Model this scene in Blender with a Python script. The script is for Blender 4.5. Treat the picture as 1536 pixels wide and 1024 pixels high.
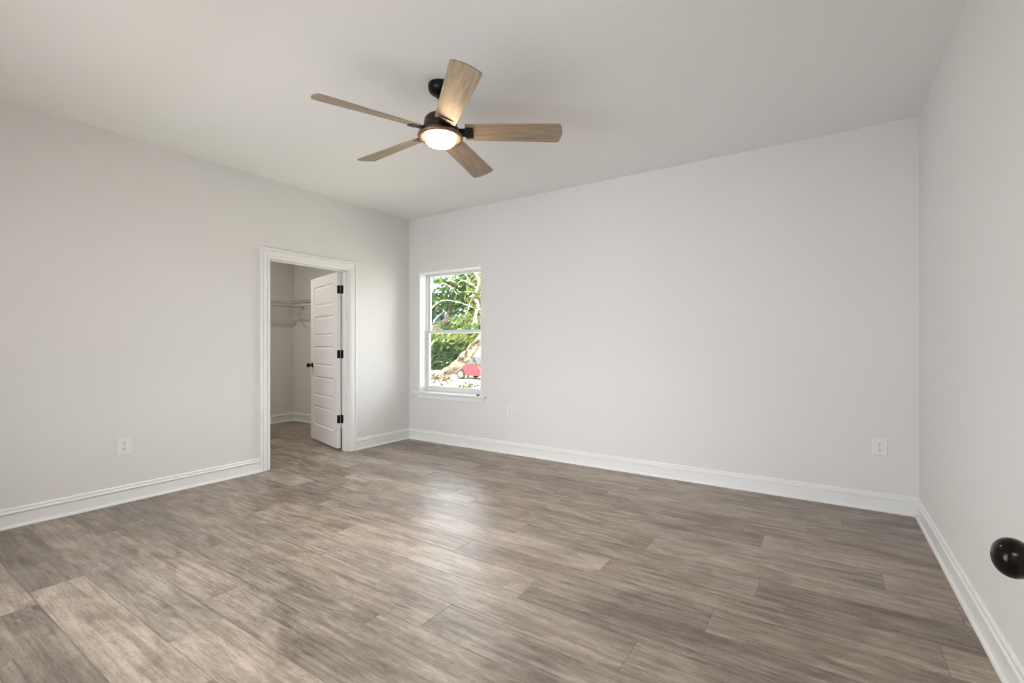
import bpy, bmesh, math, random
from mathutils import Vector, Matrix
random.seed(7)
for o in list(bpy.data.objects): bpy.data.objects.remove(o, do_unlink=True)
S = bpy.context.scene
C = S.collection

# ------------------------------------------------------------------ camera
F, YAW, CY, HC = 707.2, .5853, 516.4, 1.1794
XL, XR, YB, H = -4.358, .5388, 4.229, 2.74      # room: left, right, back wall, ceiling
YF = -.03                                         # inner face of the wall behind the camera
cd = bpy.data.cameras.new('camera'); cam = bpy.data.objects.new('camera', cd); C.objects.link(cam)
cam.location = (0, 0, HC); cam.rotation_euler = (math.pi/2, 0, YAW)
cd.sensor_width = 36; cd.lens = F/1536*36; cd.shift_y = (CY-512)/1536; cd.clip_start = .02; cd.clip_end = 400
S.camera = cam
def ray(x, y):
    u = (x-768)/F
    return Vector((-math.sin(YAW)+math.cos(YAW)*u, math.cos(YAW)+math.sin(YAW)*u, (CY-y)/F))
def at(x, y, z): return Vector((0, 0, HC)) + ray(x, y)*z

# ------------------------------------------------------------------ world, sun, portal and added fill lights, exposure
S.view_settings.view_transform = 'Standard'; S.view_settings.look = 'None'
S.view_settings.exposure = .27; S.view_settings.gamma = 1; S.view_settings.use_curve_mapping = False
w = bpy.data.worlds.new('sky'); S.world = w; w.use_nodes = True
bg = w.node_tree.nodes['Background']; bg.inputs[0].default_value = (.86, .93, 1, 1); bg.inputs[1].default_value = 8.5
sl = bpy.data.lights.new('sun', 'SUN'); sl.energy = 6.2; sl.angle = .01; sl.color = (1, .95, .86)
so = bpy.data.objects.new('sun', sl); C.objects.link(so)
so.rotation_euler = Vector((.8, -.42, 1.15)).to_track_quat('Z', 'Y').to_euler()
def area(name, loc, direction, sx, sy, power, col=(1, 1, 1), portal=False):
    l = bpy.data.lights.new(name, 'AREA'); l.shape = 'RECTANGLE'; l.size = sx; l.size_y = sy; l.energy = power; l.color = col
    o = bpy.data.objects.new(name, l); C.objects.link(o); o.location = loc
    o.rotation_euler = (-Vector(direction)).to_track_quat('Z', 'Y').to_euler()
    if portal: l.cycles.is_portal = True
    return o
area('back_window_portal', (-3.70, YB+.17, 1.33), (0, -1, 0), 1.0, 1.5, 1, portal=True)
area('added_front_fill', (-2.2, YF-.30, 1.10), (-.12, 1, .62), 2.2, 1.5, 15, (.97, .985, 1))  # fill light added behind the camera, outside an unseen front opening
area('added_hall_fill', (-.15, -1.3, 2.68), (0, 0, -1), .9, .9, 30, (1, .96, .91))  # unseen hall light, added to send fill through the doorway

# ------------------------------------------------------------------ mesh helpers
def BM(): return bmesh.new()
def box(bm, x0, x1, y0, y1, z0, z1, M=None, mi=0):
    vs = [bm.verts.new(Vector(p) if M is None else M @ Vector(p)) for p in
          ((x0,y0,z0),(x1,y0,z0),(x1,y1,z0),(x0,y1,z0),(x0,y0,z1),(x1,y0,z1),(x1,y1,z1),(x0,y1,z1))]
    for f in ((3,2,1,0),(4,5,6,7),(0,1,5,4),(1,2,6,5),(2,3,7,6),(3,0,4,7)):
        bm.faces.new([vs[i] for i in f]).material_index = mi
def lathe(bm, prof, M=None, n=48, mi=0, smooth=True):
    rings = []
    for r, z in prof:
        if r < 1e-6: rings.append([bm.verts.new((M or Matrix()) @ Vector((0,0,z)))])
        else: rings.append([bm.verts.new((M or Matrix()) @ Vector((r*math.cos(2*math.pi*k/n), r*math.sin(2*math.pi*k/n), z))) for k in range(n)])
    for a, b in zip(rings, rings[1:]):
        for k in range(n):
            q = [a[k%len(a)], a[(k+1)%len(a)], b[(k+1)%len(b)], b[k%len(b)]]
            u = []
            for v in q:
                if v not in u: u.append(v)
            if len(u) > 2:
                f = bm.faces.new(u); f.material_index = mi; f.smooth = smooth
def tube(bm, pts, rad, n=8, mi=0):
    pts = [Vector(p) for p in pts]
    if not hasattr(rad, '__len__'): rad = [rad]*len(pts)
    rings = []; up = Vector((.13, .27, 1)).normalized()
    for i, p in enumerate(pts):
        t = (pts[min(i+1, len(pts)-1)]-pts[max(i-1, 0)]).normalized()
        a = t.cross(up)
        if a.length < .1: a = t.cross(Vector((1, 0, 0)))
        a.normalize(); b = t.cross(a)
        rings.append([bm.verts.new(p+(a*math.cos(2*math.pi*k/n)+b*math.sin(2*math.pi*k/n))*rad[i]) for k in range(n)])
    for r0, r1 in zip(rings, rings[1:]):
        for k in range(n):
            f = bm.faces.new((r0[k], r0[(k+1)%n], r1[(k+1)%n], r1[k])); f.smooth = True; f.material_index = mi
    bm.faces.new(rings[0][::-1]); bm.faces.new(rings[-1])
def prof_run(bm, prof, p0, p1, nrm, m0=0, m1=0):
    """profile of (out, up) points swept along the floor from p0 to p1, out along nrm; m0/m1 = mitre factors"""
    p0 = Vector(p0); p1 = Vector(p1); nrm = Vector(nrm); t = (p1-p0).normalized()
    A = [bm.verts.new(p0+nrm*o+Vector((0,0,u))+t*o*m0) for o, u in prof]
    B = [bm.verts.new(p1+nrm*o+Vector((0,0,u))-t*o*m1) for o, u in prof]
    n = len(prof)
    for i in range(n): bm.faces.new((A[i], A[(i+1)%n], B[(i+1)%n], B[i]))
    bm.faces.new(A[::-1]); bm.faces.new(B)
def link(name, bm, mats, parent=None, bevel=0, seg=2, smooth=False):
    bmesh.ops.recalc_face_normals(bm, faces=bm.faces)
    me = bpy.data.meshes.new(name); bm.to_mesh(me); bm.free()
    for m in (mats if isinstance(mats, (list, tuple)) else [mats]): me.materials.append(m)
    if smooth:
        for p in me.polygons: p.use_smooth = True
    o = bpy.data.objects.new(name, me); C.objects.link(o)
    if parent: o.parent = parent
    if bevel:
        b = o.modifiers.new('bevel', 'BEVEL'); b.width = bevel; b.segments = seg; b.limit_method = 'ANGLE'; b.angle_limit = .6
    return o
def tag(o, label=None, cat=None, group=None, kind=None):
    if label: o['label'] = label
    if cat: o['category'] = cat
    if group: o['group'] = group
    if kind: o['kind'] = kind
    return o
def struct(o, label, cat): return tag(o, label, cat, kind='structure')
def empty(name, loc=(0,0,0), rz=0):
    o = bpy.data.objects.new(name, None); C.objects.link(o); o.location = loc; o.rotation_euler = (0, 0, rz); o.empty_display_size = .1
    return o

# ------------------------------------------------------------------ materials
def mat(name, col, rough=.5, metal=0, spec=.5, emit=None, es=0):
    m = bpy.data.materials.new(name); m.use_nodes = True; b = m.node_tree.nodes['Principled BSDF']
    b.inputs['Base Color'].default_value = (*col, 1); b.inputs['Roughness'].default_value = rough
    b.inputs['Metallic'].default_value = metal; b.inputs['Specular IOR Level'].default_value = spec
    if emit: b.inputs['Emission Color'].default_value = (*emit, 1); b.inputs['Emission Strength'].default_value = es
    return m
class G:
    def __init__(s, m): s.t = m.node_tree; s.b = s.t.nodes['Principled BSDF']
    def n(s, ty, **k):
        x = s.t.nodes.new(ty)
        for a, v in k.items(): setattr(x, a, v)
        return x
    def l(s, a, b): s.t.links.new(a, b)
    def math(s, op, a, b=None, c=None, clamp=False):
        x = s.n('ShaderNodeMath', operation=op, use_clamp=clamp)
        for i, v in enumerate((a, b, c)):
            if v is None: continue
            if isinstance(v, (int, float)): x.inputs[i].default_value = v
            else: s.l(v, x.inputs[i])
        return x.outputs[0]
    def noise(s, vec, scale, detail=4, rough=.5, dist=0):
        x = s.n('ShaderNodeTexNoise'); s.l(vec, x.inputs['Vector']); x.inputs['Scale'].default_value = scale
        x.inputs['Detail'].default_value = detail; x.inputs['Roughness'].default_value = rough; x.inputs['Distortion'].default_value = dist
        return x.outputs['Fac']
    def mapping(s, vec, sc):
        x = s.n('ShaderNodeMapping'); s.l(vec, x.inputs[0]); x.inputs['Scale'].default_value = sc; return x.outputs[0]
    def ramp(s, fac, stops):
        x = s.n('ShaderNodeValToRGB'); s.l(fac, x.inputs[0]); e = x.color_ramp.elements
        while len(e) < len(stops): e.new(.5)
        for i, (p, c) in enumerate(stops): e[i].position = p; e[i].color = (*c, 1)
        return x.outputs[0]
    def mix(s, fac, a, b, mode='MIX'):
        x = s.n('ShaderNodeMix', data_type='RGBA', blend_type=mode)
        for i, v in ((0, fac), (6, a), (7, b)):
            if isinstance(v, (int, float)): x.inputs[i].default_value = v
            elif isinstance(v, tuple): x.inputs[i].default_value = (*v, 1)
            else: s.l(v, x.inputs[i])
        return x.outputs[2]
    def bump(s, h, st, dist=.01):
        x = s.n('ShaderNodeBump'); s.l(h, x.inputs['Height']); x.inputs['Strength'].default_value = st; x.inputs['Distance'].default_value = dist
        s.l(x.outputs[0], s.b.inputs['Normal'])
def wall_mat(name, col):
    m = mat(name, col, .75, spec=.25); g = G(m); tc = g.n('ShaderNodeTexCoord').outputs['Object']
    g.bump(g.noise(tc, 180, 3), .06, .002)
    f = g.noise(tc, .7, 2)
    g.l(g.mix(f, tuple(c*.985 for c in col), tuple(min(1, c*1.015) for c in col)), g.b.inputs['Base Color'])
    return m
M_wall = wall_mat('wall_paint', (.742, .725, .706))
M_ceil = wall_mat('ceiling_paint', (.865, .855, .84))
M_trim = mat('white_trim_paint', (.83, .825, .81), .32)
M_vinyl = mat('white_window_vinyl', (.76, .755, .75), .35)
M_plate = mat('white_plastic', (.80, .79, .775), .3)
M_slot = mat('dark_slot', (.12, .11, .10), .6)
M_black = mat('matte_black_metal', (.012, .011, .010), .38, .6)
M_knob = mat('black_bronze', (.016, .014, .012), .2, .85)
M_bronze = mat('dark_bronze_metal', (.050, .032, .022), .32, .7)
M_wire = mat('white_coated_wire', (.80, .78, .74), .35)
M_ring = mat('brushed_bronze_ring', (.22, .13, .085), .35, .6)
M_lens = mat('lit_lens', (.95, .9, .8), .4, emit=(1, .68, .38), es=60)
M_screw = mat('screw_head', (.6, .58, .55), .3, .5)

def floor_mat():
    m = mat('grey_oak_planks', (.3, .25, .2), .42); g = G(m)
    uv = g.n('ShaderNodeUVMap', uv_map='plank').outputs[0]
    at_ = g.n('ShaderNodeAttribute', attribute_name='tone'); sep = g.n('ShaderNodeSeparateColor'); g.l(at_.outputs['Color'], sep.inputs[0])
    R, Gr, B = sep.outputs
    off = g.n('ShaderNodeCombineXYZ'); g.l(g.math('MULTIPLY', R, 37.0), off.inputs[0]); g.l(g.math('MULTIPLY', Gr, 19.0), off.inputs[1]); g.l(g.math('MULTIPLY', B, 23), off.inputs[2])
    add = g.n('ShaderNodeVectorMath', operation='ADD'); g.l(uv, add.inputs[0]); g.l(off.outputs[0], add.inputs[1]); v = add.outputs[0]
    big = g.noise(g.mapping(v, (1.7, 5.0, 1)), 2.0, 5, .62, .7)            # wide weathered patches
    streak = g.noise(g.mapping(v, (1.2, 19, 1)), 2.3, 10, .72, .4)          # long streaks
    grain = g.noise(g.mapping(v, (9, 85, 1)), 2.6, 6, .7, .3)             # fine grain
    saw = g.noise(g.mapping(v, (95, 9, 1)), 1.7, 5, .7, 1.2)                # cross saw marks
    knots = g.n('ShaderNodeTexVoronoi'); g.l(g.mapping(v, (1.7, 6.5, 1)), knots.inputs['Vector']); knots.inputs['Scale'].default_value = 1.25
    kn = g.math('SUBTRACT', 1.0, g.math('MULTIPLY', knots.outputs['Distance'], 7.5), clamp=True)
    f = g.math('ADD', g.math('MULTIPLY', big, .50), g.math('MULTIPLY', streak, .64))
    f = g.math('ADD', f, g.math('MULTIPLY', g.math('SUBTRACT', R, .5), .17))
    f = g.math('ADD', g.math('MULTIPLY', g.math('SUBTRACT', f, .57), 1.3), .495)
    col = g.ramp(f, [(.28, (.115, .087, .067)), (.42, (.210, .165, .128)), (.52, (.300, .242, .190)), (.62, (.395, .328, .268)), (.74, (.50, .415, .338))])
    grey = g.ramp(f, [(.28, (.120, .100, .083)), (.45, (.235, .203, .172)), (.62, (.36, .315, .270)), (.76, (.45, .392, .332))])
    gf = g.math('ADD', g.math('MULTIPLY', g.noise(g.mapping(v, (1.2, 5, 1)), 1.3, 2), 1.0), g.math('MULTIPLY', g.math('SUBTRACT', Gr, .72), .9), clamp=True)
    col = g.mix(gf, col, grey)
    gr2 = g.ramp(grain, [(.32, (.42, .41, .40)), (.47, (.92, .92, .92)), (.60, (1.03, 1.03, 1.03)), (.75, (1.16, 1.15, 1.13))])
    col = g.mix(.75, col, gr2, 'MULTIPLY')
    crack = g.noise(g.mapping(v, (2.2, 60, 1)), 1.5, 3, .6, 1.0)
    ck = g.math('MULTIPLY', g.math('SUBTRACT', crack, .60, clamp=True), 9, clamp=True)
    col = g.mix(g.math('MULTIPLY', ck, .50), col, (.085, .066, .052))
    sm = g.math('MULTIPLY', g.math('MULTIPLY', g.math('SUBTRACT', g.noise(g.mapping(v, (3, 7, 1)), 1.4, 2), .5, clamp=True), 9, clamp=True), .5)
    col = g.mix(sm, col, g.ramp(saw, [(.40, (.70, .69, .68)), (.52, (1, 1, 1)), (.62, (1.08, 1.07, 1.05))]), 'MULTIPLY')
    col = g.mix(g.math('MULTIPLY', kn, .55), col, (.07, .052, .042))
    # bevelled joints between the boards
    sx = g.n('ShaderNodeSeparateXYZ'); g.l(g.n('ShaderNodeUVMap', uv_map='edge').outputs[0], sx.inputs[0])
    e = g.math('MINIMUM', sx.outputs[0], sx.outputs[1])
    seam = g.math('SUBTRACT', 1.0, g.math('DIVIDE', e, .0022), clamp=True)
    col = g.mix(g.math('MULTIPLY', seam, .62), col, (.06, .05, .042))
    g.l(col, g.b.inputs['Base Color'])
    g.l(g.math('ADD', .24, g.math('ADD', g.math('MULTIPLY', grain, .10), g.math('MULTIPLY', streak, .16))), g.b.inputs['Roughness'])
    g.b.inputs['Specular IOR Level'].default_value = .5
    hgt = g.math('SUBTRACT', g.math('MULTIPLY', grain, .35), g.math('MULTIPLY', seam, 1.0))
    hgt = g.math('ADD', hgt, g.math('MULTIPLY', streak, .4))
    g.bump(hgt, .5, .002)
    return m
M_floor = floor_mat()
def blade_mat():
    m = mat('light_oak_blade', (.3, .24, .17), .45); g = G(m); tc = g.n('ShaderNodeTexCoord').outputs['Object']
    s = g.noise(g.mapping(tc, (1.6, 26, 6)), 3, 5, .6, .2)
    g.l(g.ramp(s, [(.3, (.20, .145, .098)), (.5, (.30, .227, .158)), (.7, (.38, .297, .212))]), g.b.inputs['Base Color'])
    return m
M_blade = blade_mat()

# ------------------------------------------------------------------ floor of individual boards (one mesh)
PW, PL, Y0 = .2075, 1.355, .70-.2075/2
X0 = {-1:-2.98, 0:-3.15, 1:-2.16, 2:-2.38, 3:-1.62, 4:-1.41, 5:-.62, 6:-1.195, 7:-.41, 8:-.98, 9:-.27, 10:-2.215, 11:-1.11, 12:-.31, 13:-.43, 14:-2.8, 15:.096, 16:-.858}
TONE = {(0,-3.15):(.95,.25), (1,-2.16):(.9,.1), (1,-3.51):(.5,.85), (-1,-2.98):(.25,.8), (2,-2.38):(.3,.8), (5,-1.97):(.62,.8), (6,-2.55):(.85,.6), (6,-1.2):(.15,.9),
        (7,-.41):(.45,.5), (7,-1.77):(.35,.8), (8,.38):(.8,.1), (8,-.98):(.5,.5), (9,-.27):(.25,.6), (4,-1.41):(.4,.9), (8,-2.34):(.8,.8), (12,-.31):(.8,.1), (10,-.86):(.7,.4), (11,.24):(.75,.15),
        (5,-.62):(.55,.8), (3,-2.97):(.3,.9), (13,-.43):(.4,.3), (9,-1.64):(.4,.8), (3,-1.61):(.42,.7)}
FX0, FX1, FY0, FY1 = -6.9, 1.0, -2.7, YB+.02
verts, faces, tones, uvs, eds = [], [], [], [], []
for r in range(-17, 18):
    y0 = Y0+r*PW; y1 = y0+PW
    x = X0.get(r, random.uniform(-3, 0)); x -= PL*math.ceil((x-FX0)/PL)
    while x < FX1:
        a, b = max(x, FX0), min(x+PL, FX1); c, d = max(y0, FY0), min(y1, FY1)
        if b > a and d > c:
            t = (random.uniform(.15, .85), random.uniform(.2, .9))
            for (rr, xx), tv in TONE.items():
                if rr == r and abs(xx-x) < .2: t = tv
            k = len(verts); verts += [(a,c,0),(b,c,0),(b,d,0),(a,d,0)]; faces.append((k,k+1,k+2,k+3))
            tones.append((t[0], t[1], random.random()))
            uvs.append([(p-x, q-y0) for p, q in ((a,c),(b,c),(b,d),(a,d))])
            eds.append((a-x, x+PL-b, c-y0, y1-d))
        x += PL
# the boards carry the distance to their own edges on a 3x3 grid of quads
V2, F2, T2, U2, E2 = [], [], [], [], []
for (f, t, u) in zip(faces, tones, uvs):
    (ax, ay, _), (bx, _, _), (_, dy, _) = verts[f[0]], verts[f[1]], verts[f[2]]
    u0, v0 = u[0]; e = .004
    def ks(a, b, lo, ln):
        p = [a]
        for q in (lo+e, lo+ln-e):
            if a+1e-5 < q < b-1e-5: p.append(q)
        return p+[b]
    xs = ks(ax, bx, ax-u0, PL); ys = ks(ay, dy, ay-v0, PW); base = len(V2); nx = len(xs)
    for yy in ys:
        for xx in xs: V2.append((xx, yy, 0))
    for j in range(len(ys)-1):
        for i in range(nx-1):
            q = (base+j*nx+i, base+j*nx+i+1, base+(j+1)*nx+i+1, base+(j+1)*nx+i); F2.append(q); T2.append(t)
            for vi in q:
                X, Y, _ = V2[vi]; U2.append((X-ax+u0, Y-ay+v0))
                E2.append((min(X-ax+u0, PL-(X-ax+u0), e), min(Y-ay+v0, PW-(Y-ay+v0), e)))
me = bpy.data.meshes.new('floor'); me.from_pydata(V2, [], F2)
u1 = me.uv_layers.new(name='plank'); u2 = me.uv_layers.new(name='edge')
for i, (a, b) in enumerate(zip(U2, E2)): u1.data[i].uv = a; u2.data[i].uv = b
ta = me.color_attributes.new('tone', 'FLOAT_COLOR', 'CORNER')
for i, p in enumerate(me.polygons):
    for li in p.loop_indices: ta.data[li].color = (*T2[i], 1)
me.materials.append(M_floor)
fl = bpy.data.objects.new('floor', me); C.objects.link(fl)
struct(fl, 'grey-brown wood plank floor of the bedroom and closet', 'floor')

# ------------------------------------------------------------------ shell
WT = .12                                     # left wall thickness
JY0, JY1, JZ = 2.447, 3.330, 1.990           # closet opening (clear)
CX = -6.863; CY0 = 1.3                       # closet far wall, closet near wall
b = BM(); box(b, CX-.12, XR+.12, -2.7, YB+.18, H, H+.25); box(b, -5.2, 1.4, -.75, YF-.2, H+.02, H+.2)  # second box: unseen eave added to keep sun out of the front opening
struct(link('ceiling', b, M_ceil), 'plain light grey painted ceiling', 'ceiling')
b = BM(); box(b, XL-WT, XL, YF-.15, JY0-.02, 0, H); box(b, XL-WT, XL, JY1+.02, YB, 0, H); box(b, XL-WT, XL, JY0-.02, JY1+.02, JZ+.02, H)
struct(link('wall_left', b, M_wall), 'light grey wall with the closet doorway', 'wall')
WX0, WX1, WZ0, WZ1 = -4.178, -3.217, .600, 2.066
b = BM(); T = .18
box(b, CX-.12, WX0, YB, YB+T, 0, H); box(b, WX1, XR+.12, YB, YB+T, 0, H); box(b, WX0, WX1, YB, YB+T, 0, WZ0-.02); box(b, WX0, WX1, YB, YB+T, WZ1, H)
struct(link('wall_back', b, M_wall), 'long light grey wall with the single window', 'wall')
b = BM(); box(b, XR, XR+.12, -2.7, YB, 0, H)
struct(link('wall_right', b, M_wall), 'light grey wall at the right edge of the room', 'wall')
b = BM(); y0, y1 = YF-.15, YF
box(b, XL, -3.25, y0, y1, 0, H); box(b, -3.25, -1.10, y0, y1, 0, .45); box(b, -3.25, -1.10, y0, y1, 1.90, H); box(b, -1.10, -.80, y0, y1, 0, H); box(b, -.80, -.58, y0, y1, 0, H)  # unseen window opening, added to let light in from behind the camera
box(b, -.58, .317, y0, y1, 2.03, H); box(b, .317, XR, y0, .10, 0, H)
struct(link('wall_front', b, M_wall), 'light grey wall behind the viewer', 'wall')
b = BM(); box(b, -.8, XR, -2.82, -2.7, 0, H); box(b, -.80, -.68, -2.7, y0, 0, H)
struct(link('wall_hall', b, M_wall), 'hallway walls behind the viewer', 'wall')
b = BM(); box(b, CX-.12, CX, CY0-.12, YB, 0, H); box(b, CX, XL-WT, CY0-.12, CY0, 0, H)
struct(link('wall_closet', b, M_wall), 'light grey inner walls of the closet', 'wall')

# baseboards
BP = [(0, 0), (.024, 0), (.025, .006), (.022, .014), (.016, .019), (.0125, .020), (.0125, .088), (.0060, .0885), (.0060, .0945), (.0175, .0950), (.0180, .1010), (.0150, .1060), (.0110, .1100), (.0060, .1105), (.0060, .1155), (.0100, .1160), (.0100, .1210), (.0060, .1270), (0, .130)]
def base(name, segs, label):
    b = BM()
    for p0, p1, n, m0, m1 in segs: prof_run(b, BP, p0, p1, n, m0, m1)
    struct(link(name, b, M_trim), label, 'baseboard')
CW = .088
base('baseboard_left', [((XL, YF, 0), (XL, JY0-.007-CW, 0), (1, 0, 0), 0, 0), ((XL, JY1+.007+CW, 0), (XL, YB, 0), (1, 0, 0), 0, 1)], 'white baseboard along the closet doorway wall')
base('baseboard_back', [((XL, YB, 0), (XR, YB, 0), (0, -1, 0), 1, 1)], 'white baseboard under the window wall')
base('baseboard_right', [((XR, YB, 0), (XR, .10, 0), (-1, 0, 0), 1, 0)], 'white baseboard along the right wall')
base('baseboard_closet', [((CX, CY0, 0), (CX, YB, 0), (1, 0, 0), 0, 1), ((CX, YB, 0), (XL-WT, YB, 0), (0, -1, 0), 1, 0)], 'white baseboard inside the closet')

# closet door casing and jamb
CP = [(0, 0), (.020, 0), (.023, .003), (.023, .016), (.021, .019), (.0110, .0195), (.0110, .0250), (.0180, .0255), (.0180, .031), (.0140, .036), (.0115, .052), (.0105, .0600), (.0070, .0605), (.0070, .0650), (.0150, .0655), (.0150, .0720), (.0100, .0750), (.0085, .087), (0, .088)][::1]
# (out, across): across 0 = outer edge of the casing
def casing(b, X, sgn, ya, yb, zt, outward):
    """three mitred legs around an opening in a plane x = X; ya<yb inner edges, zt inner top"""
    path = [(ya, 0, -1, 0), (ya, zt, -1, 1), (yb, zt, 1, 1), (yb, 0, 1, 0)]
    rings = []
    for y, z, sy, sz in path:
        rings.append([b.verts.new((X+sgn*o, y+sy*(CW-a), z+sz*(CW-a))) for o, a in CP])
    n = len(CP)
    for r0, r1 in zip(rings, rings[1:]):
        for i in range(n): b.faces.new((r0[i], r0[(i+1)%n], r1[(i+1)%n], r1[i]))
    b.faces.new(rings[0][::-1]); b.faces.new(rings[-1])
b = BM()
casing(b, XL, 1, JY0-.007, JY1+.007, JZ+.007, 0); casing(b, XL-WT, -1, JY0-.007, JY1+.007, JZ+.007, 0)
t1 = struct(link('trim_1', b, M_trim), 'white moulded casing around the closet doorway', 'door casing')
b = BM()
box(b, XL-WT, XL, JY0-.02, JY0, 0, JZ+.02); box(b, XL-WT, XL, JY1, JY1+.02, 0, JZ+.02); box(b, XL-WT, XL, JY0, JY1, JZ, JZ+.02)
sx0, sx1 = XL-WT+.040, XL-WT+.076
box(b, sx0, sx1, JY0, JY0+.011, 0, JZ-.011); box(b, sx0, sx1, JY1-.011, JY1, 0, JZ-.011); box(b, sx0, sx1, JY0, JY1, JZ-.011, JZ)
link('door_jamb', b, M_trim, t1, .0015)

# ------------------------------------------------------------------ five panel door builder (local: hinge at origin, width along -x... see use)
def panel_slab(b, W, HH, T, z0):
    """slab from x=0..W, y=0..T (both faces panelled), z=z0..z0+HH"""
    st, top, ph, gp, bot = .11, .112, .235, .121, .181
    zs = []; z = z0+bot
    for i in range(5): zs.append((z, z+ph)); z += ph+gp
    sc = (HH-bot-top)/(5*ph+4*gp)
    zs = [(z0+bot+(a-z0-bot)*sc, z0+bot+(c-z0-bot)*sc) for a, c in zs]
    for y, s in ((0, 1), (T, -1)):
        X = [0, st, W-st, W]; Z = [z0]
        for a, c in zs: Z += [a, c]
        Z.append(z0+HH)
        g = [[b.verts.new((xx, y, zz)) for xx in X] for zz in Z]
        for j in range(len(Z)-1):
            for i in range(3):
                if i == 1 and j % 2 == 1:
                    ring = [g[j][1], g[j][2], g[j+1][2], g[j+1][1]]
                    for ins, dep in ((.003, .005), (.008, .0115), (.015, .0115), (.029, .0040), (.032, .0035)):
                        nr = [b.verts.new((xx, y+s*dep, zz)) for xx, zz in ((st+ins, Z[j]+ins), (W-st-ins, Z[j]+ins), (W-st-ins, Z[j+1]-ins), (st+ins, Z[j+1]-ins))]
                        for k in range(4): b.faces.new((ring[k], ring[(k+1)%4], nr[(k+1)%4], nr[k]))
                        ring = nr
                    b.faces.new(ring)
                else: b.faces.new((g[j][i], g[j][i+1], g[j+1][i+1], g[j+1][i]))
    for q in (((0,0,z0),(W,0,z0),(W,T,z0),(0,T,z0)), ((0,0,z0+HH),(W,0,z0+HH),(W,T,z0+HH),(0,T,z0+HH)), ((0,0,z0),(0,T,z0),(0,T,z0+HH),(0,0,z0+HH)), ((W,0,z0),(W,T,z0),(W,T,z0+HH),(W,0,z0+HH))):
        b.faces.new([b.verts.new(p) for p in q])
    bmesh.ops.remove_doubles(b, verts=b.verts, dist=1e-5)
def knob(b, M, r=.027):
    prof = [(0, 0), (.031, 0), (.0325, .003), (.031, .007), (.024, .0085), (.0135, .010), (.011, .014), (.0105, .024), (.013, .029)]
    c = .049; k = 16
    for i in range(2, k+1):
        a = math.pi*i/k
        prof.append((r*math.sin(a)**.92 if i < k else 0, c-.0225*math.cos(a)))
    lathe(b, prof, M, 40)
ST = .038
piv = Vector((XL-WT-.008, JY1-.003, 0))
# closed: slab runs to -y with its thickness to +x; it is swung open into the closet
DW = .858; ang = math.radians(105.2)
door = empty('door_1', piv); door.rotation_euler = (0, 0, 0)
struct(door, 'open white five-panel closet door', 'door')
# local frame of the slab: x along the width away from the hinge, y thickness
L = Vector((-math.sin(ang), -math.cos(ang), 0)); Tn = Vector((math.cos(ang), -math.sin(ang), 0))
DM = Matrix(((L.x, Tn.x, 0, L.x*.004+Tn.x*.008), (L.y, Tn.y, 0, L.y*.004+Tn.y*.008), (0, 0, 1, 0), (0, 0, 0, 1)))
def under(o, M): o.matrix_local = M; return o
b = BM(); panel_slab(b, DW, 1.957, ST, .026)
under(link('door_panel', b, M_trim, door, .0012, 1), DM)
b = BM()
knob(b, Matrix.Translation((DW-.06, ST, .925)) @ Matrix.Rotation(-math.pi/2, 4, 'X'))
under(link('door_knob', b, M_black, door), DM)
b = BM(); knob(b, Matrix.Translation((DW-.06, 0, .925)) @ Matrix.Rotation(math.pi/2, 4, 'X'))
under(link('door_knob', b, M_black, door), DM)
b = BM(); box(b, DW-.001, DW+.0012, ST/2-.0125, ST/2+.0125, .90, .955)
under(link('latch_plate', b, M_black, door), DM)
for hz in (1.790, 1.070, .350):
    b = BM()
    for k in range(5): tube(b, [(0, 0, hz-.046+k*.0184+.0006), (0, 0, hz-.046+(k+1)*.0184-.0006)], .0068, 14)
    lathe(b, [(0, hz+.052), (.0045, hz+.050), (.0045, hz+.046), (0, hz+.046)], n=12)
    # leaf let into the slab edge
    box(b, -.0016, .0004, .002, ST-.001, hz-.045, hz+.045, M=DM)
    # leaf on the jamb
    box(b, .000, .042, .0006, .0030, hz-.045, hz+.045)
    link('hinge', b, M_black, door, .0008, 1)

# bedroom door standing open against the right wall, only its knob is in view
kc = Vector((.219, .961, .873))
d2 = empty('door_2', (.309, .112, 0)); struct(d2, 'white door at the right edge with a glossy black knob', 'door')
b = BM(); panel_slab(b, .908, 1.957, .035, .02)
# local slab x -> world +y, thickness y -> world -x
DM2 = Matrix(((0, -1, 0, 0), (1, 0, 0, 0), (0, 0, 1, 0), (0, 0, 0, 1)))
under(link('door_panel', b, M_trim, d2, .0012, 1), DM2)
b = BM(); knob(b, Matrix.Translation((kc.y-.112, .035, kc.z)) @ Matrix.Rotation(-math.pi/2, 4, 'X'), .028)
under(link('door_knob', b, M_knob, d2), DM2)
d2.children[-1]['label'] = 'glossy black door knob'
for hz in (1.79, 1.07, .35):
    b = BM(); tube(b, [(0, -.004, hz-.045), (0, -.004, hz+.045)], .0065, 12); box(b, .0, .0015, -.002, .03, hz-.045, hz+.045)
    under(link('hinge', b, M_black, d2), DM2)

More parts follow.
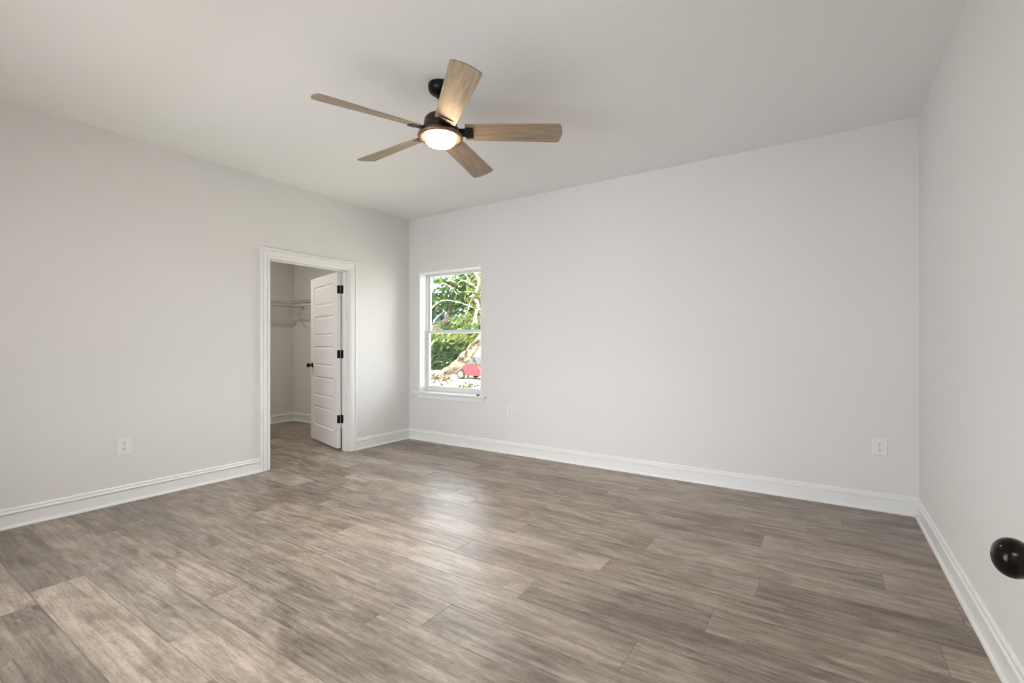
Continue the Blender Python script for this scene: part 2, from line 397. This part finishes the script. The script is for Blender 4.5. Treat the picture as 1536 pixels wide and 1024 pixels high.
# ------------------------------------------------------------------ window in the back wall
win = empty('window_1', ((WX0+WX1)/2, YB, WZ0)); struct(win, 'white single-hung window with a view of trees', 'window')
O = -Vector(win.location)
def wpart(name, b, m, bevel=.0015, parent=None):
    bmesh.ops.translate(b, verts=b.verts, vec=O)
    return link(name, b, m, parent or win, bevel)
def framebox(b, x0, x1, z0, z1, y0, y1, l, r, bt, tp):
    box(b, x0, x0+l, y0, y1, z0, z1); box(b, x1-r, x1, y0, y1, z0, z1); box(b, x0+l, x1-r, y0, y1, z0, z0+bt); box(b, x0+l, x1-r, y0, y1, z1-tp, z1)
b = BM(); q = .012
framebox(b, WX0, WX1, WZ0-.02, WZ1, YB-.001, YB+.112, q, q, .02, q)
wpart('window_liner', b, M_trim)
b = BM(); framebox(b, WX0+q, WX1-q, WZ0, WZ1-q, YB+.110, YB+.178, .012, .012, .028, .012)
wpart('window_frame', b, M_vinyl)
mz = 1.335
b = BM(); framebox(b, WX0+.023, WX1-.023, mz-.020, WZ1-.023, YB+.147, YB+.170, .022, .022, .030, .018)
us = wpart('upper_sash', b, M_vinyl, .003)
b = BM(); framebox(b, WX0+.023, WX1-.023, WZ0+.028, mz+.018, YB+.118, YB+.142, .024, .024, .036, .034)
ls = wpart('lower_sash', b, M_vinyl, .003)
M_glass = bpy.data.materials.new('window_glass'); M_glass.use_nodes = True
nt = M_glass.node_tree; nt.nodes.clear()
oo = nt.nodes.new('ShaderNodeOutputMaterial'); mx = nt.nodes.new('ShaderNodeMixShader'); tr = nt.nodes.new('ShaderNodeBsdfTransparent'); gl = nt.nodes.new('ShaderNodeBsdfGlossy')
fr = nt.nodes.new('ShaderNodeFresnel'); fr.inputs[0].default_value = 1.3; gl.inputs['Roughness'].default_value = 0
nt.links.new(fr.outputs[0], mx.inputs[0]); nt.links.new(tr.outputs[0], mx.inputs[1]); nt.links.new(gl.outputs[0], mx.inputs[2]); nt.links.new(mx.outputs[0], oo.inputs[0])
b = BM(); box(b, WX0+.043, WX1-.043, YB+.156, YB+.160, mz+.008, WZ1-.039); wpart('pane', b, M_glass, 0, us)
b = BM(); box(b, WX0+.045, WX1-.045, YB+.128, YB+.132, WZ0+.062, mz-.014); wpart('pane', b, M_glass, 0, ls)
for sx in (-3.95, -3.45):
    b = BM(); box(b, sx-.022, sx+.022, YB+.112, YB+.140, mz+.024, mz+.030); lathe(b, [(0, mz+.030), (.012, mz+.030), (.011, mz+.038), (0, mz+.039)], Matrix.Translation((sx, YB+.128, 0)), 16)
    wpart('sash_lock', b, M_vinyl, .001, ls)
b = BM()   # stool with horns
box(b, WX0+.001, WX1-.001, YB-.002, YB+.113, WZ0-.020, WZ0+.0006)
box(b, WX0-.085, WX1+.072, YB-.042, YB, WZ0-.020, WZ0+.0006)
wpart('window_sill', b, M_trim, .006)
b = BM(); AP = [(0, 0), (.007, .002), (.009, .010), (.013, .014), (.013, .058), (.016, .062), (.016, .070), (0, .070)]
prof_run(b, AP, (WX0-.022, YB, WZ0-.090), (WX1+.022, YB, WZ0-.090), (0, -1, 0))
wpart('apron', b, M_trim, 0)

# small black cap left lying on the sill
cp = at(716.5, 590.5, 1.0)-Vector((0, 0, HC)); tt = (WZ0+.0006-HC)/cp.z
P = Vector((cp.x*tt, cp.y*tt, 0)); P.y = min(P.y, YB+.09)
P = Vector((-3.255, YB-.012, WZ0+.0008))
b = BM(); lathe(b, [(0, 0), (.017, 0), (.018, .002), (.018, .013), (.0165, .016), (.008, .017), (0, .017)], n=28)
cap = link('plastic_cap', b, [mat('black_plastic', (.015, .015, .017), .3)]); cap.location = P
tag(cap, 'small black round plastic cap lying on the right end of the white window sill', 'cap')

# ------------------------------------------------------------------ outlets
def outlet(loc, rz, label, w=.086, h=.124):
    root = empty('wall_outlet', loc, rz)      # local: face towards -y
    tag(root, label, 'outlet', 'duplex outlets on the bedroom walls')
    b = BM(); box(b, -w/2, w/2, -.0055, 0, -h/2, h/2); link('cover_plate', b, M_plate, root, .003, 3)
    for s in (1, -1):
        b = BM(); zc = s*.0205
        pts = []
        for k in range(32):
            a = 2*math.pi*k/32; x = .0175*math.cos(a); z = .0175*math.sin(a)
            pts.append((x, max(-.0135, min(.0135, z))))
        f0 = [b.verts.new((x, -.005, zc+z)) for x, z in pts]; f1 = [b.verts.new((x*.97, -.0078, zc+z*.97)) for x, z in pts]
        for k in range(32): b.faces.new((f0[k], f0[(k+1)%32], f1[(k+1)%32], f1[k]))
        b.faces.new(f1)
        rc = link('receptacle', b, M_plate, root)
        b = BM()
        box(b, -.0080, -.0050, -.0084, -.0076, zc-.0010, zc+.0078); box(b, .0050, .0080, -.0084, -.0076, zc-.0005, zc+.0072)
        lathe(b, [(0, 0), (.0036, 0), (.0036, .0008), (0, .0008)], Matrix.Translation((0, -.0076, zc-.0070)) @ Matrix.Rotation(math.pi/2, 4, 'X'), 12)
        link('slots', b, M_slot, rc)
    b = BM(); lathe(b, [(0, 0), (.0035, 0), (.003, .0012), (0, .0014)], Matrix.Translation((0, -.0055, 0)) @ Matrix.Rotation(math.pi/2, 4, 'X'), 14)
    link('screw', b, M_screw, root)
outlet((XL, 1.334, .422), math.pi/2, 'white duplex outlet low on the left wall beside the closet doorway', .094, .135)
outlet((-2.829, YB, .461), 0, 'white duplex outlet on the long wall just right of the window', .080, .118)
outlet((.326, YB, .454), 0, 'white duplex outlet on the long wall near the right corner', .090, .124)

# ------------------------------------------------------------------ ceiling fan
FX, FY = -1.928, 2.129
fan = empty('ceiling_fan', (FX, FY, H)); tag(fan, 'five-blade oak and dark bronze ceiling fan with a lit lamp', 'ceiling fan')
def z(v): return v-H
b = BM(); lathe(b, [(0, 0), (.072, 0), (.074, -.006), (.073, -.030), (.064, -.046), (.045, -.058), (.024, -.064), (0, -.064)], n=48)
link('canopy', b, M_black, fan)
b = BM(); tube(b, [(0, 0, -.055), (0, 0, -.19)], .013, 20); lathe(b, [(.013, -.066), (.024, -.067), (.026, -.074), (.020, -.080), (.013, -.081)], n=28)
link('downrod', b, M_black, fan)
b = BM(); lathe(b, [(.013, z(2.587 )), (.028, z(2.585 )), (.030, z(2.562 )), (.050, z(2.557 )), (.080, z(2.548 )), (.094, z(2.532 )), (.099, z(2.507 )), (.100, z(2.477 )), (.108, z(2.472 )), (.118, z(2.467 )), (.120, z(2.450 )), (.116, z(2.442 )), (0, z(2.442 ))], n=56)
link('motor_housing', b, M_bronze, fan)
b = BM(); lathe(b, [(0, z(2.442 )), (.118, z(2.442 )), (.131, z(2.439 )), (.135, z(2.432 )), (.134, z(2.424 )), (.126, z(2.419 )), (.098, z(2.421 )), (.090, z(2.428 )), (0, z(2.429 ))], n=56)
link('light_ring', b, M_ring, fan)
b = BM(); lathe(b, [(.088, z(2.426 )), (.088, z(2.402 )), (.085, z(2.393 )), (.077, z(2.385 )), (.058, z(2.378 )), (.033, z(2.374 )), (0, z(2.373 ))], n=56)
le = link('lamp_lens', b, M_lens, fan); le['label'] = 'glowing round lamp lens'
ll = bpy.data.lights.new('fan_lamp', 'AREA'); ll.shape = 'DISK'; ll.size = .17; ll.spread = math.radians(125); ll.energy = 12; ll.color = (1, .935, .86)
lo_ = bpy.data.objects.new('fan_lamp', ll); C.objects.link(lo_); lo_.location = (FX, FY, 2.366)
NB = 5
for k in range(NB):
    a = math.radians(33.6+72*k); pit = math.radians(14.5)
    R = Matrix.Translation((0, 0, z(2.456))) @ Matrix.Rotation(a, 4, 'Z') @ Matrix.Rotation(math.radians(.6), 4, 'Y') @ Matrix.Rotation(-pit, 4, 'X')
    # outline in local x (radial), y (tangential, +y = lower edge)
    N = 14; up, lo = [], []
    out = []
    r0, r1 = .150, .722; w0, w1 = .063, .080
    out += [(r0, -w0), (r0, w0)]
    for i in range(1, 9):
        t = i/9; out.append((r0+(r1-.03-r0)*t, w0+(w1-w0)*t))
    cr = .018; bow = .012
    for i in range(5): th = math.pi/2*(1-i/4); out.append((r1-cr+cr*math.cos(th), w1-cr+cr*math.sin(th)))
    for i in range(1, 8): t = 1-2*i/8; out.append((r1+bow*(1-t*t), (w1-cr)*t))
    for i in range(5): th = -math.pi/2*i/4; out.append((r1-cr+cr*math.cos(th), -(w1-cr)+cr*math.sin(th)))
    for i in range(8, 0, -1):
        t = i/9; out.append((r0+(r1-.03-r0)*t, -(w0+(w1-w0)*t)))
    def tw(x, y, zz):     # slight twist: steeper at the root
        q = math.radians(-4.5*(1-(x-r0)/(r1-r0))); return (x, y*math.cos(q)-zz*math.sin(q), y*math.sin(q)+zz*math.cos(q))
    b = BM(); A = [b.verts.new(tw(x, y, .006)) for x, y in out]; B = [b.verts.new(tw(x, y, 0)) for x, y in out]
    for i in range(len(out)): b.faces.new((A[i], A[(i+1)%len(out)], B[(i+1)%len(out)], B[i]))
    b.faces.new(A); b.faces.new(B[::-1])
    bl = link('blade', b, M_blade, fan, .0015, 2); under(bl, R)
    b = BM()
    box(b, .150, .196, -.045, .045, -.0062, -.0005); box(b, .100, .152, -.032, .032, -.0060, .004)
    br = link('blade_bracket', b, M_black, fan, .0015); under(br, R)
    b = BM()
    for sx, sy in ((.165, -.03), (.165, .03), (.185, 0)):
        b = BM(); lathe(b, [(0, -.0085), (.003, -.0080), (.004, -.0062), (0, -.0062)], Matrix.Translation((sx, sy, 0)), 10)
        sc_ = under(link('screw', b, M_bronze), Matrix()); sc_.parent = br

# ------------------------------------------------------------------ wire shelves in the closet
def shelf(name, x0, x1, y0, y1, along, label, braces):
    zt = 1.815
    root = empty(name, ((x0+x1)/2, (y0+y1)/2, zt)); tag(root, label, 'shelf', 'wire shelves in the closet')
    o = -Vector(root.location)
    def part(n, b):
        bmesh.ops.translate(b, verts=b.verts, vec=o); link(n, b, M_wire, root)
    b = BM()
    if along == 'x':       # front rail on the y0 side, wall on the y1 side
        n = int((x1-x0)/.026)
        for i in range(n+1):
            x = x0+.004+i*(x1-x0-.008)/n; tube(b, [(x, y1-.004, zt), (x, y0+.004, zt), (x, y0, zt-.03)], .0014, 5)
        part('deck_wires', b)
        b = BM()
        for yy, zz, r in ((y0, zt, .0035), (y0, zt-.03, .0035), (y1-.006, zt-.002, .003), ((y0+y1)/2, zt-.003, .003)): tube(b, [(x0, yy, zz), (x1, yy, zz)], r, 8)
        part('rails', b)
        b = BM(); tube(b, [(x0, y0+.02, zt-.075), (x1, y0+.02, zt-.075)], .011, 14); part('hanging_rod', b)
        for x in braces:
            b = BM(); tube(b, [(x, y0+.002, zt-.004), (x, y0+.002, zt-.05), (x, y0+.03, zt-.075), (x, y1-.004, zt-.40)], .0055, 8); box(b, x-.010, x+.010, y1-.004, y1-.0005, zt-.43, zt-.385)
            part('brace', b)
    else:                  # front rail on the x1 side, wall on the x0 side
        n = int((y1-y0)/.026)
        for i in range(n+1):
            y = y0+.004+i*(y1-y0-.008)/n; tube(b, [(x0+.004, y, zt), (x1-.004, y, zt), (x1, y, zt-.03)], .0014, 5)
        part('deck_wires', b)
        b = BM()
        for xx, zz, r in ((x1, zt, .0035), (x1, zt-.03, .0035), (x0+.006, zt-.002, .003), ((x0+x1)/2, zt-.003, .003)): tube(b, [(xx, y0, zz), (xx, y1, zz)], r, 8)
        part('rails', b)
        b = BM(); tube(b, [(x1-.02, y0, zt-.075), (x1-.02, y1, zt-.075)], .011, 14); part('hanging_rod', b)
        for y in braces:
            b = BM(); tube(b, [(x1-.002, y, zt-.004), (x1-.002, y, zt-.05), (x1-.03, y, zt-.075), (x0+.004, y, zt-.40)], .0055, 8); box(b, x0+.0005, x0+.004, y-.010, y+.010, zt-.43, zt-.385)
            part('brace', b)
shelf('wire_shelf', CX+.30, XL-WT-.6, YB-.30, YB, 'x', 'white wire closet shelf with a hanging rod running behind the open door', [CX+.34, CX+1.2])
shelf('wire_shelf', CX, CX+.29, CY0+.02, YB-.004, 'y', 'white wire closet shelf on the far closet wall', [2.2, 3.2])

cl = empty('added_closet_light', (-5.7, 2.6, H)); tag(cl, 'unseen round white ceiling light added to brighten the closet', 'ceiling light')  # unseen fixture added to lift the dark closet
b = BM(); lathe(b, [(0, 0), (.15, 0), (.155, -.01), (.15, -.025), (0, -.025)], n=40); link('light_base', b, M_trim, cl)
b = BM(); lathe(b, [(.145, -.025), (.135, -.05), (.10, -.068), (.05, -.076), (0, -.078)], n=40); link('diffuser', b, mat('added_glow_diffuser', (.9, .88, .84), .4, emit=(1, .92, .82), es=14), cl)  # glowing cover of the added closet fixture
cll = bpy.data.lights.new('added_closet_fill', 'AREA'); cll.shape = 'DISK'; cll.size = .22; cll.energy = 13; cll.color = (1, .93, .85)  # area light added under that fixture to brighten the closet
clo = bpy.data.objects.new('added_closet_fill', cll); C.objects.link(clo); clo.location = (-5.7, 2.6, H-.085)
# ------------------------------------------------------------------ outdoors
GZ = -1.1
def ground_mat():
    m = mat('sunlit_yard', (.5, .48, .36), .9, spec=.1); g = G(m); tc = g.n('ShaderNodeTexCoord').outputs['Object']
    f = g.noise(tc, .9, 5, .6)
    g.l(g.ramp(f, [(.38, (.22, .27, .08)), (.48, (.50, .46, .30)), (.6, (.62, .58, .50))]), g.b.inputs['Base Color'])
    return m
b = BM(); box(b, -70, 40, YB+.3, 110, GZ-.2, GZ)
struct(link('ground', b, ground_mat()), 'bright sunlit yard outside the window', 'ground')
b = BM(); box(b, CX-.12, XR+.12, -2.7, YB+.18, GZ, -.02)
struct(link('trim_foundation', b, mat('concrete', (.5, .49, .46), .9)), 'house foundation under the floor', 'foundation')
def bark(name, c0, c1):
    m = mat(name, c0, .9, spec=.1); g = G(m); tc = g.n('ShaderNodeTexCoord').outputs['Object']
    f = g.noise(tc, 9, 5, .65); g.l(g.ramp(f, [(.40, c0), (.56, c1)]), g.b.inputs['Base Color']); g.bump(f, .8, .03)
    return m
M_bark = bark('pale_oak_bark', (.055, .040, .026), (.33, .28, .21))
M_bark2 = bark('dark_bark', (.06, .045, .03), (.18, .14, .10))
def leaf_mat(name, stops):
    m = mat(name, stops[1][1], .55, spec=.3); g = G(m)
    geo = g.n('ShaderNodeNewGeometry'); c = g.ramp(geo.outputs['Random Per Island'], [(p, tuple(q*.48 for q in k)) for p, k in stops]); g.l(c, g.b.inputs['Base Color'])
    t = g.n('ShaderNodeBsdfTranslucent'); g.l(c, t.inputs[0]); mx = g.n('ShaderNodeMixShader'); mx.inputs[0].default_value = .35
    out = g.t.nodes['Material Output']; g.l(g.b.outputs[0], mx.inputs[1]); g.l(t.outputs[0], mx.inputs[2]); g.l(mx.outputs[0], out.inputs[0])
    return m
M_leafg = leaf_mat('green_leaves', [(0, (.012, .045, .010)), (.35, (.03, .11, .018)), (.7, (.10, .22, .03)), (1, (.26, .36, .08))])
M_leafy = leaf_mat('yellow_green_leaves', [(0, (.05, .09, .008)), (.4, (.15, .22, .03)), (.8, (.32, .36, .07)), (1, (.45, .42, .14))])
M_leafd = leaf_mat('deep_blue_green_leaves', [(0, (.005, .025, .016)), (.4, (.012, .065, .04)), (.8, (.05, .16, .09)), (1, (.16, .30, .16))])
def leaves(name, blobs, m, parent, size=.075):
    V, Fc = [], []
    for c, rad, n in blobs:
        for i in range(n):
            d = Vector((random.gauss(0, 1), random.gauss(0, 1), random.gauss(0, 1))).normalized()*(random.random()**.45)
            p = c+Vector((d.x*rad[0], d.y*rad[1], d.z*rad[2]))
            a = Vector((random.gauss(0, 1), random.gauss(0, 1), random.gauss(0, 1))).normalized(); u = a.orthogonal().normalized()
            s = size*random.uniform(.6, 1.5); k = len(V)
            V += [p-u*s, p-a.cross(u)*s*.45, p+u*s, p+a.cross(u)*s*.45+a*s*.12]; Fc.append((k, k+1, k+2, k+3))
    me = bpy.data.meshes.new(name); me.from_pydata([v-Vector(parent.location) for v in V], [], Fc); me.materials.append(m)
    o = bpy.data.objects.new(name, me); C.objects.link(o); o.parent = parent; o['kind'] = 'stuff'
    return o
def limb(name, pts, rad, m, parent, n=10):
    P = [at(*p)-Vector(parent.location) for p in pts]
    # smooth the polyline
    Q, R = [], []
    for i in range(len(P)-1):
        p0, p1, p2, p3 = P[max(i-1, 0)], P[i], P[i+1], P[min(i+2, len(P)-1)]
        for s in range(5):
            t = s/5; Q.append(.5*((2*p1)+(p2-p0)*t+(2*p0-5*p1+4*p2-p3)*t*t+(3*p1-p0-3*p2+p3)*t**3)); R.append(rad[i]*(1-t)+rad[i+1]*t)
    Q.append(P[-1]); R.append(rad[-1])
    R = [r*(1+.10*math.sin(i*1.7)) for i, r in enumerate(R)]
    b = BM(); tube(b, Q, R, n); return link(name, b, m, parent)
def gp(x, d):          # ground point on the image column x at distance d
    p = at(x, CY, d); p.z = GZ; return p
# leaning oak close to the window
t = empty('oak_tree', gp(560, 8.6)); tag(t, 'leaning oak with a thick pale limb slanting across the lower window pane', 'tree')
base_py = CY+(HC-GZ)/8.6*F
limb('trunk', [(560, base_py+2, 8.6), (572, 640, 8.5), (598, 590, 8.3), (625, 570, 8.1), (645, 563, 8.0), (664, 561, 7.9), (682, 550, 7.7), (700, 533, 7.6), (716, 514, 7.5), (738, 488, 7.4), (770, 450, 7.3), (800, 380, 7.4)],
     [.28, .20, .14, .10, .085, .078, .080, .085, .066, .055, .045, .03], M_bark, t, 14)
limb('branch', [(664, 562, 7.9), (668, 570, 7.8), (674, 577, 7.7), (682, 588, 7.6)], [.03, .022, .014, .008], M_bark2, t, 8)
limb('branch', [(704, 531, 7.6), (712, 541, 7.5), (718, 551, 7.4), (727, 562, 7.3)], [.028, .02, .016, .008], M_bark2, t, 8)
limb('branch', [(712, 520, 7.5), (722, 512, 7.6), (734, 508, 7.7)], [.05, .035, .02], M_bark, t, 8)
limb('branch', [(651, 564, 8), (652, 574, 7.9), (652, 590, 7.9)], [.012, .01, .006], M_bark2, t, 6)
limb('branch', [(640, 530, 8.1), (650, 512, 8.2), (664, 505, 8.3), (680, 520, 8.4)], [.02, .016, .012, .008], M_bark, t, 6)
def bl(x, y, d, rx, rz, n, rd=.9): return (at(x, y, d), (rx*d/F, rd, rz*d/F), n)
leaves('foliage', [bl(650, 518, 8.6, 24, 22, 330, .6), bl(690, 510, 8.6, 26, 12, 260, .6), bl(730, 495, 8.4, 18, 12, 220, .6), bl(610, 500, 8.6, 30, 40, 400, .6), bl(770, 460, 8.4, 40, 40, 500, .6), bl(652, 545, 8.7, 16, 12, 200, .5), bl(676, 538, 8.6, 14, 12, 220, .4), bl(660, 552, 8.8, 22, 7, 160, .4), bl(668, 520, 8.7, 22, 14, 260, .5), bl(695, 522, 8.5, 10, 8, 80, .4)], M_leafg, t, .05)
leaves('foliage', [bl(700, 505, 8.4, 40, 12, 220), bl(664, 569, 7.9, 7, 5, 26), bl(716, 505, 8.2, 12, 10, 90)], M_leafy, t, .05)
# pale branching tree behind it on the right
t = empty('bare_branched_tree', gp(745, 11.2)); tag(t, 'tree with pale twisting branches at the right side of the window', 'tree')
D = 11.2
limb('trunk', [(745, CY+(HC-GZ)/D*F, D), (744, 600, D), (738, 540, D), (722, 504, D), (713, 478, D), (717, 457, D), (711, 444, D), (717, 431, D), (718, 419, D), (712, 409, D), (700, 396, D), (690, 380, D)],
     [.09, .08, .065, .050, .042, .040, .038, .038, .036, .030, .024, .015], M_bark, t, 10)
for pts in ([(715,432),(706,426),(697,421),(690,422),(684,427)], [(671,421),(678,421),(686,426),(690,430)], [(664,424),(674,429),(680,434),(685,441)], [(684,441),(694,438),(703,437),(714,438)],
            [(698,410),(703,419),(709,427),(716,433)], [(683,452),(694,455),(704,459),(713,462)], [(722,504),(724,470),(722,440),(724,410),(720,385)], [(713,478),(708,487),(704,500)],
            [(716,457),(722,470),(720,490)], [(711,444),(706,452),(700,470)], [(718,419),(726,405),(735,390)], [(640,470),(655,455),(668,450),(683,452)], [(645,500),(652,480),(662,470)], [(736,440),(728,450),(718,460)]):
    n = len(pts); limb('branch', [(x, y, D+random.uniform(-.2, .2)) for x, y in pts], [.023-.014*i/(n-1) for i in range(n)], M_bark, t, 7)
leaves('foliage', [bl(720, 450, 11.6, 16, 48, 420, .6), bl(700, 482, 11.6, 24, 12, 160, .6), bl(745, 420, 11.6, 26, 60, 500, .6)], M_leafy, t, .055)
# evergreens further back
t = empty('evergreen_tree', gp(612, 14.5)); tag(t, 'dense green tree filling the middle of the window', 'tree')
limb('trunk', [(612, CY+(HC-GZ)/14.5*F, 14.5), (614, 560, 14.5), (640, 505, 14.5), (670, 480, 14.5), (684, 430, 14.5)], [.2, .18, .14, .1, .05], M_bark2, t)
leaves('foliage', [bl(702, 450, 14.5, 30, 30, 1300, 1.2), bl(664, 448, 14.5, 20, 18, 480, 1.2), bl(684, 505, 14.5, 44, 20, 1300, 1.2), bl(708, 424, 14.5, 22, 12, 330, 1.2), bl(684, 425, 14.5, 20, 7, 200, 1.2), bl(750, 455, 14.5, 30, 60, 1000, 1.2)], M_leafg, t, .08)
t = empty('blue_green_tree', gp(600, 18.5)); tag(t, 'dark blue-green tree along the left side of the window', 'tree')
limb('trunk', [(600, CY+(HC-GZ)/18.5*F, 18.5), (604, 560, 18.5), (625, 500, 18.5), (640, 450, 18.5)], [.22, .2, .14, .05], M_bark2, t)
leaves('foliage', [bl(645, 468, 18.5, 16, 32, 1200, 1.6), bl(655, 525, 18.5, 26, 20, 1100, 1.6), bl(620, 480, 18.5, 24, 60, 1400, 1.6), bl(690, 486, 18.5, 34, 12, 800, 1.4), bl(676, 424, 18.5, 10, 5, 140, 1.2), bl(702, 412, 18.5, 18, 5, 220, 1)], M_leafd, t, .10)
# low plants
for (x, d, top, r, n, lab, m) in ((650, 12.6, 566, .34, 90, 'small deep green shrub at the lower left of the window', M_leafd), (697, 20.5, 569, .42, 110, 'low green shrub in the sunny yard just below the red car', M_leafg),
                                (716, 16.5, 571, .40, 90, 'yellowish shrub at the lower right of the window', M_leafy)):
    g0 = gp(x, d); t = empty('shrub', g0); tag(t, lab, 'shrub')
    zt = HC-(top-CY)/F*d-GZ; b = BM()
    for i in range(7): a = random.uniform(0, 6.28); tube(b, [(0, 0, 0), (.2*r*math.cos(a), .2*r*math.sin(a), zt*.6), (.7*r*math.cos(a), .7*r*math.sin(a), zt*.92)], [.014, .010, .004], 5)
    link('stems', b, M_bark2, t); leaves('foliage', [(g0+Vector((0, 0, zt-r)), (r, r, r), n), (g0+Vector((0, 0, zt*.45)), (r*1.3, r*1.3, zt*.4), n)], m, t, .07)

# red car
M_red = mat('red_car_paint', (.27, .003, .010), .35); M_carglass = mat('car_glass', (.03, .07, .07), .08); M_tyre = mat('tyre_rubber', (.02, .02, .02), .8); M_rim = mat('alloy_rim', (.7, .7, .72), .3, .6); M_tail = mat('tail_lamp_glass', (.25, .0, .0), .15); M_lightc = mat('head_lamp_glass', (.8, .8, .82), .15)
DC = 31; pc = gp(726, DC); car = empty('red_car', pc, YAW-.6+math.pi); tag(car, 'red hatchback car parked beyond the trees', 'car')
# local: x along the car (nose at -x), y width, z up
def extr(b, prof, ys, mi=0):
    rings = [[b.verts.new((x*sx+ox, y, zz)) for x, zz in prof] for y, sx, ox in ys]
    n = len(prof)
    for r0, r1 in zip(rings, rings[1:]):
        for i in range(n): b.faces.new((r0[i], r0[(i+1)%n], r1[(i+1)%n], r1[i])).material_index = mi
    b.faces.new(rings[0]); b.faces.new(rings[-1][::-1])
def arch(cx, r=.36):
    return [(cx+r*math.cos(a), .33+r*math.sin(a)) for a in [math.pi*i/10 for i in range(11)]]
low = [(2.15, .28), (2.17, .55), (2.12, .85), (2.02, .98), (1.2, .98), (0, .96), (-.95, .93), (-1.55, .86), (-1.98, .74), (-2.14, .58), (-2.16, .36), (-2.05, .25)]
low += [(-1.72, .25)] + arch(-1.35)[::-1] + [(-.98, .25), (.93, .25)] + arch(1.30)[::-1] + [(1.68, .25)]
b = BM(); extr(b, low, [(-.86, .97, 0), (-.80, 1, 0), (.80, 1, 0), (.86, .97, 0)])
roof = [(1.98, .96), (1.75, 1.32), (1.35, 1.44), (.3, 1.49), (-.15, 1.44), (-.98, .93)]
extr(b, [(x, zz) for x, zz in roof], [(-.70, .97, 0), (-.60, 1, 0), (.60, 1, 0), (.70, .97, 0)])
link('car_body', b, M_red, car, .02, 2)
b = BM()
for s in (-1, 1):
    for q in ([(-.72, 1.0), (-.22, 1.36), (.28, 1.41), (.28, 1.0)], [(.34, 1.0), (.34, 1.41), (1.25, 1.37), (1.55, 1.25), (1.72, 1.0)]):
        b.faces.new([b.verts.new((x, s*.712, zz)) for x, zz in q]); 
b.faces.new([b.verts.new(p) for p in ((-.99, -.60, .96), (-.99, .60, .96), (-.19, .54, 1.435), (-.19, -.54, 1.435))])
link('car_windows', b, M_carglass, car)
for cx in (-1.35, 1.30):
    for s in (-1, 1):
        b = BM(); Mx = Matrix.Translation((cx, s*.86, .33)) @ Matrix.Rotation(-s*math.pi/2, 4, 'X')
        lathe(b, [(0, -.20), (.30, -.20), (.33, -.17), (.33, -.02), (.30, .01), (.18, .01), (.18, -.01), (0, -.01)], Mx, 28)
        wh = link('wheel', b, M_tyre, car)
        b = BM(); lathe(b, [(.06, .02), (.07, .0), (.155, 0), (.17, .012), (.175, -.005), (0, -.006)], Mx, 28); lathe(b, [(0, .025), (.06, .02)], Mx, 28); link('rim', b, M_rim, wh)
for s in (-1, 1):
    b = BM(); box(b, 2.05, 2.165, s*.74-.09, s*.74+.09, .66, .90); link('tail_lamp', b, M_tail, car, .02)
    b = BM(); box(b, -2.16, -1.98, s*.70-.13, s*.70+.13, .58, .70); link('head_lamp', b, M_lightc, car, .02)
# house across the street
hp = gp(745, 42); hs = empty('neighbour_house', hp, YAW); tag(hs, 'pale house with a brown porch post behind the red car', 'house')
M_hw = mat('pale_siding', (.72, .68, .62), .8); M_hr = mat('roof_shingles', (.25, .22, .2), .9); M_post = mat('brown_post', (.16, .10, .07), .7)
b = BM(); box(b, -3.2, 9, 1.5, 9, 0, 3.1); link('house_wall', b, M_hw, hs)
b = BM(); v = [b.verts.new(p) for p in ((-3.8, -.6, 3.0), (9.6, -.6, 3.0), (9.6, 10, 3.0), (-3.8, 10, 3.0), (-3.0, 5, 5.4), (8.8, 5, 5.4))]
for f in ((0, 1, 5, 4), (1, 2, 5), (2, 3, 4, 5), (3, 0, 4), (3, 2, 1, 0)): b.faces.new([v[i] for i in f])
link('roof', b, M_hr, hs)
for x in (-2.2, 2.5, 7): 
    b = BM(); box(b, x-.25, x+.25, -.3, .2, 0, 3.0); link('porch_post', b, M_post, hs, .02)
b = BM(); box(b, 0, 1.2, 1.45, 1.5, .9, 2.2); link('house_window', b, M_carglass, hs)
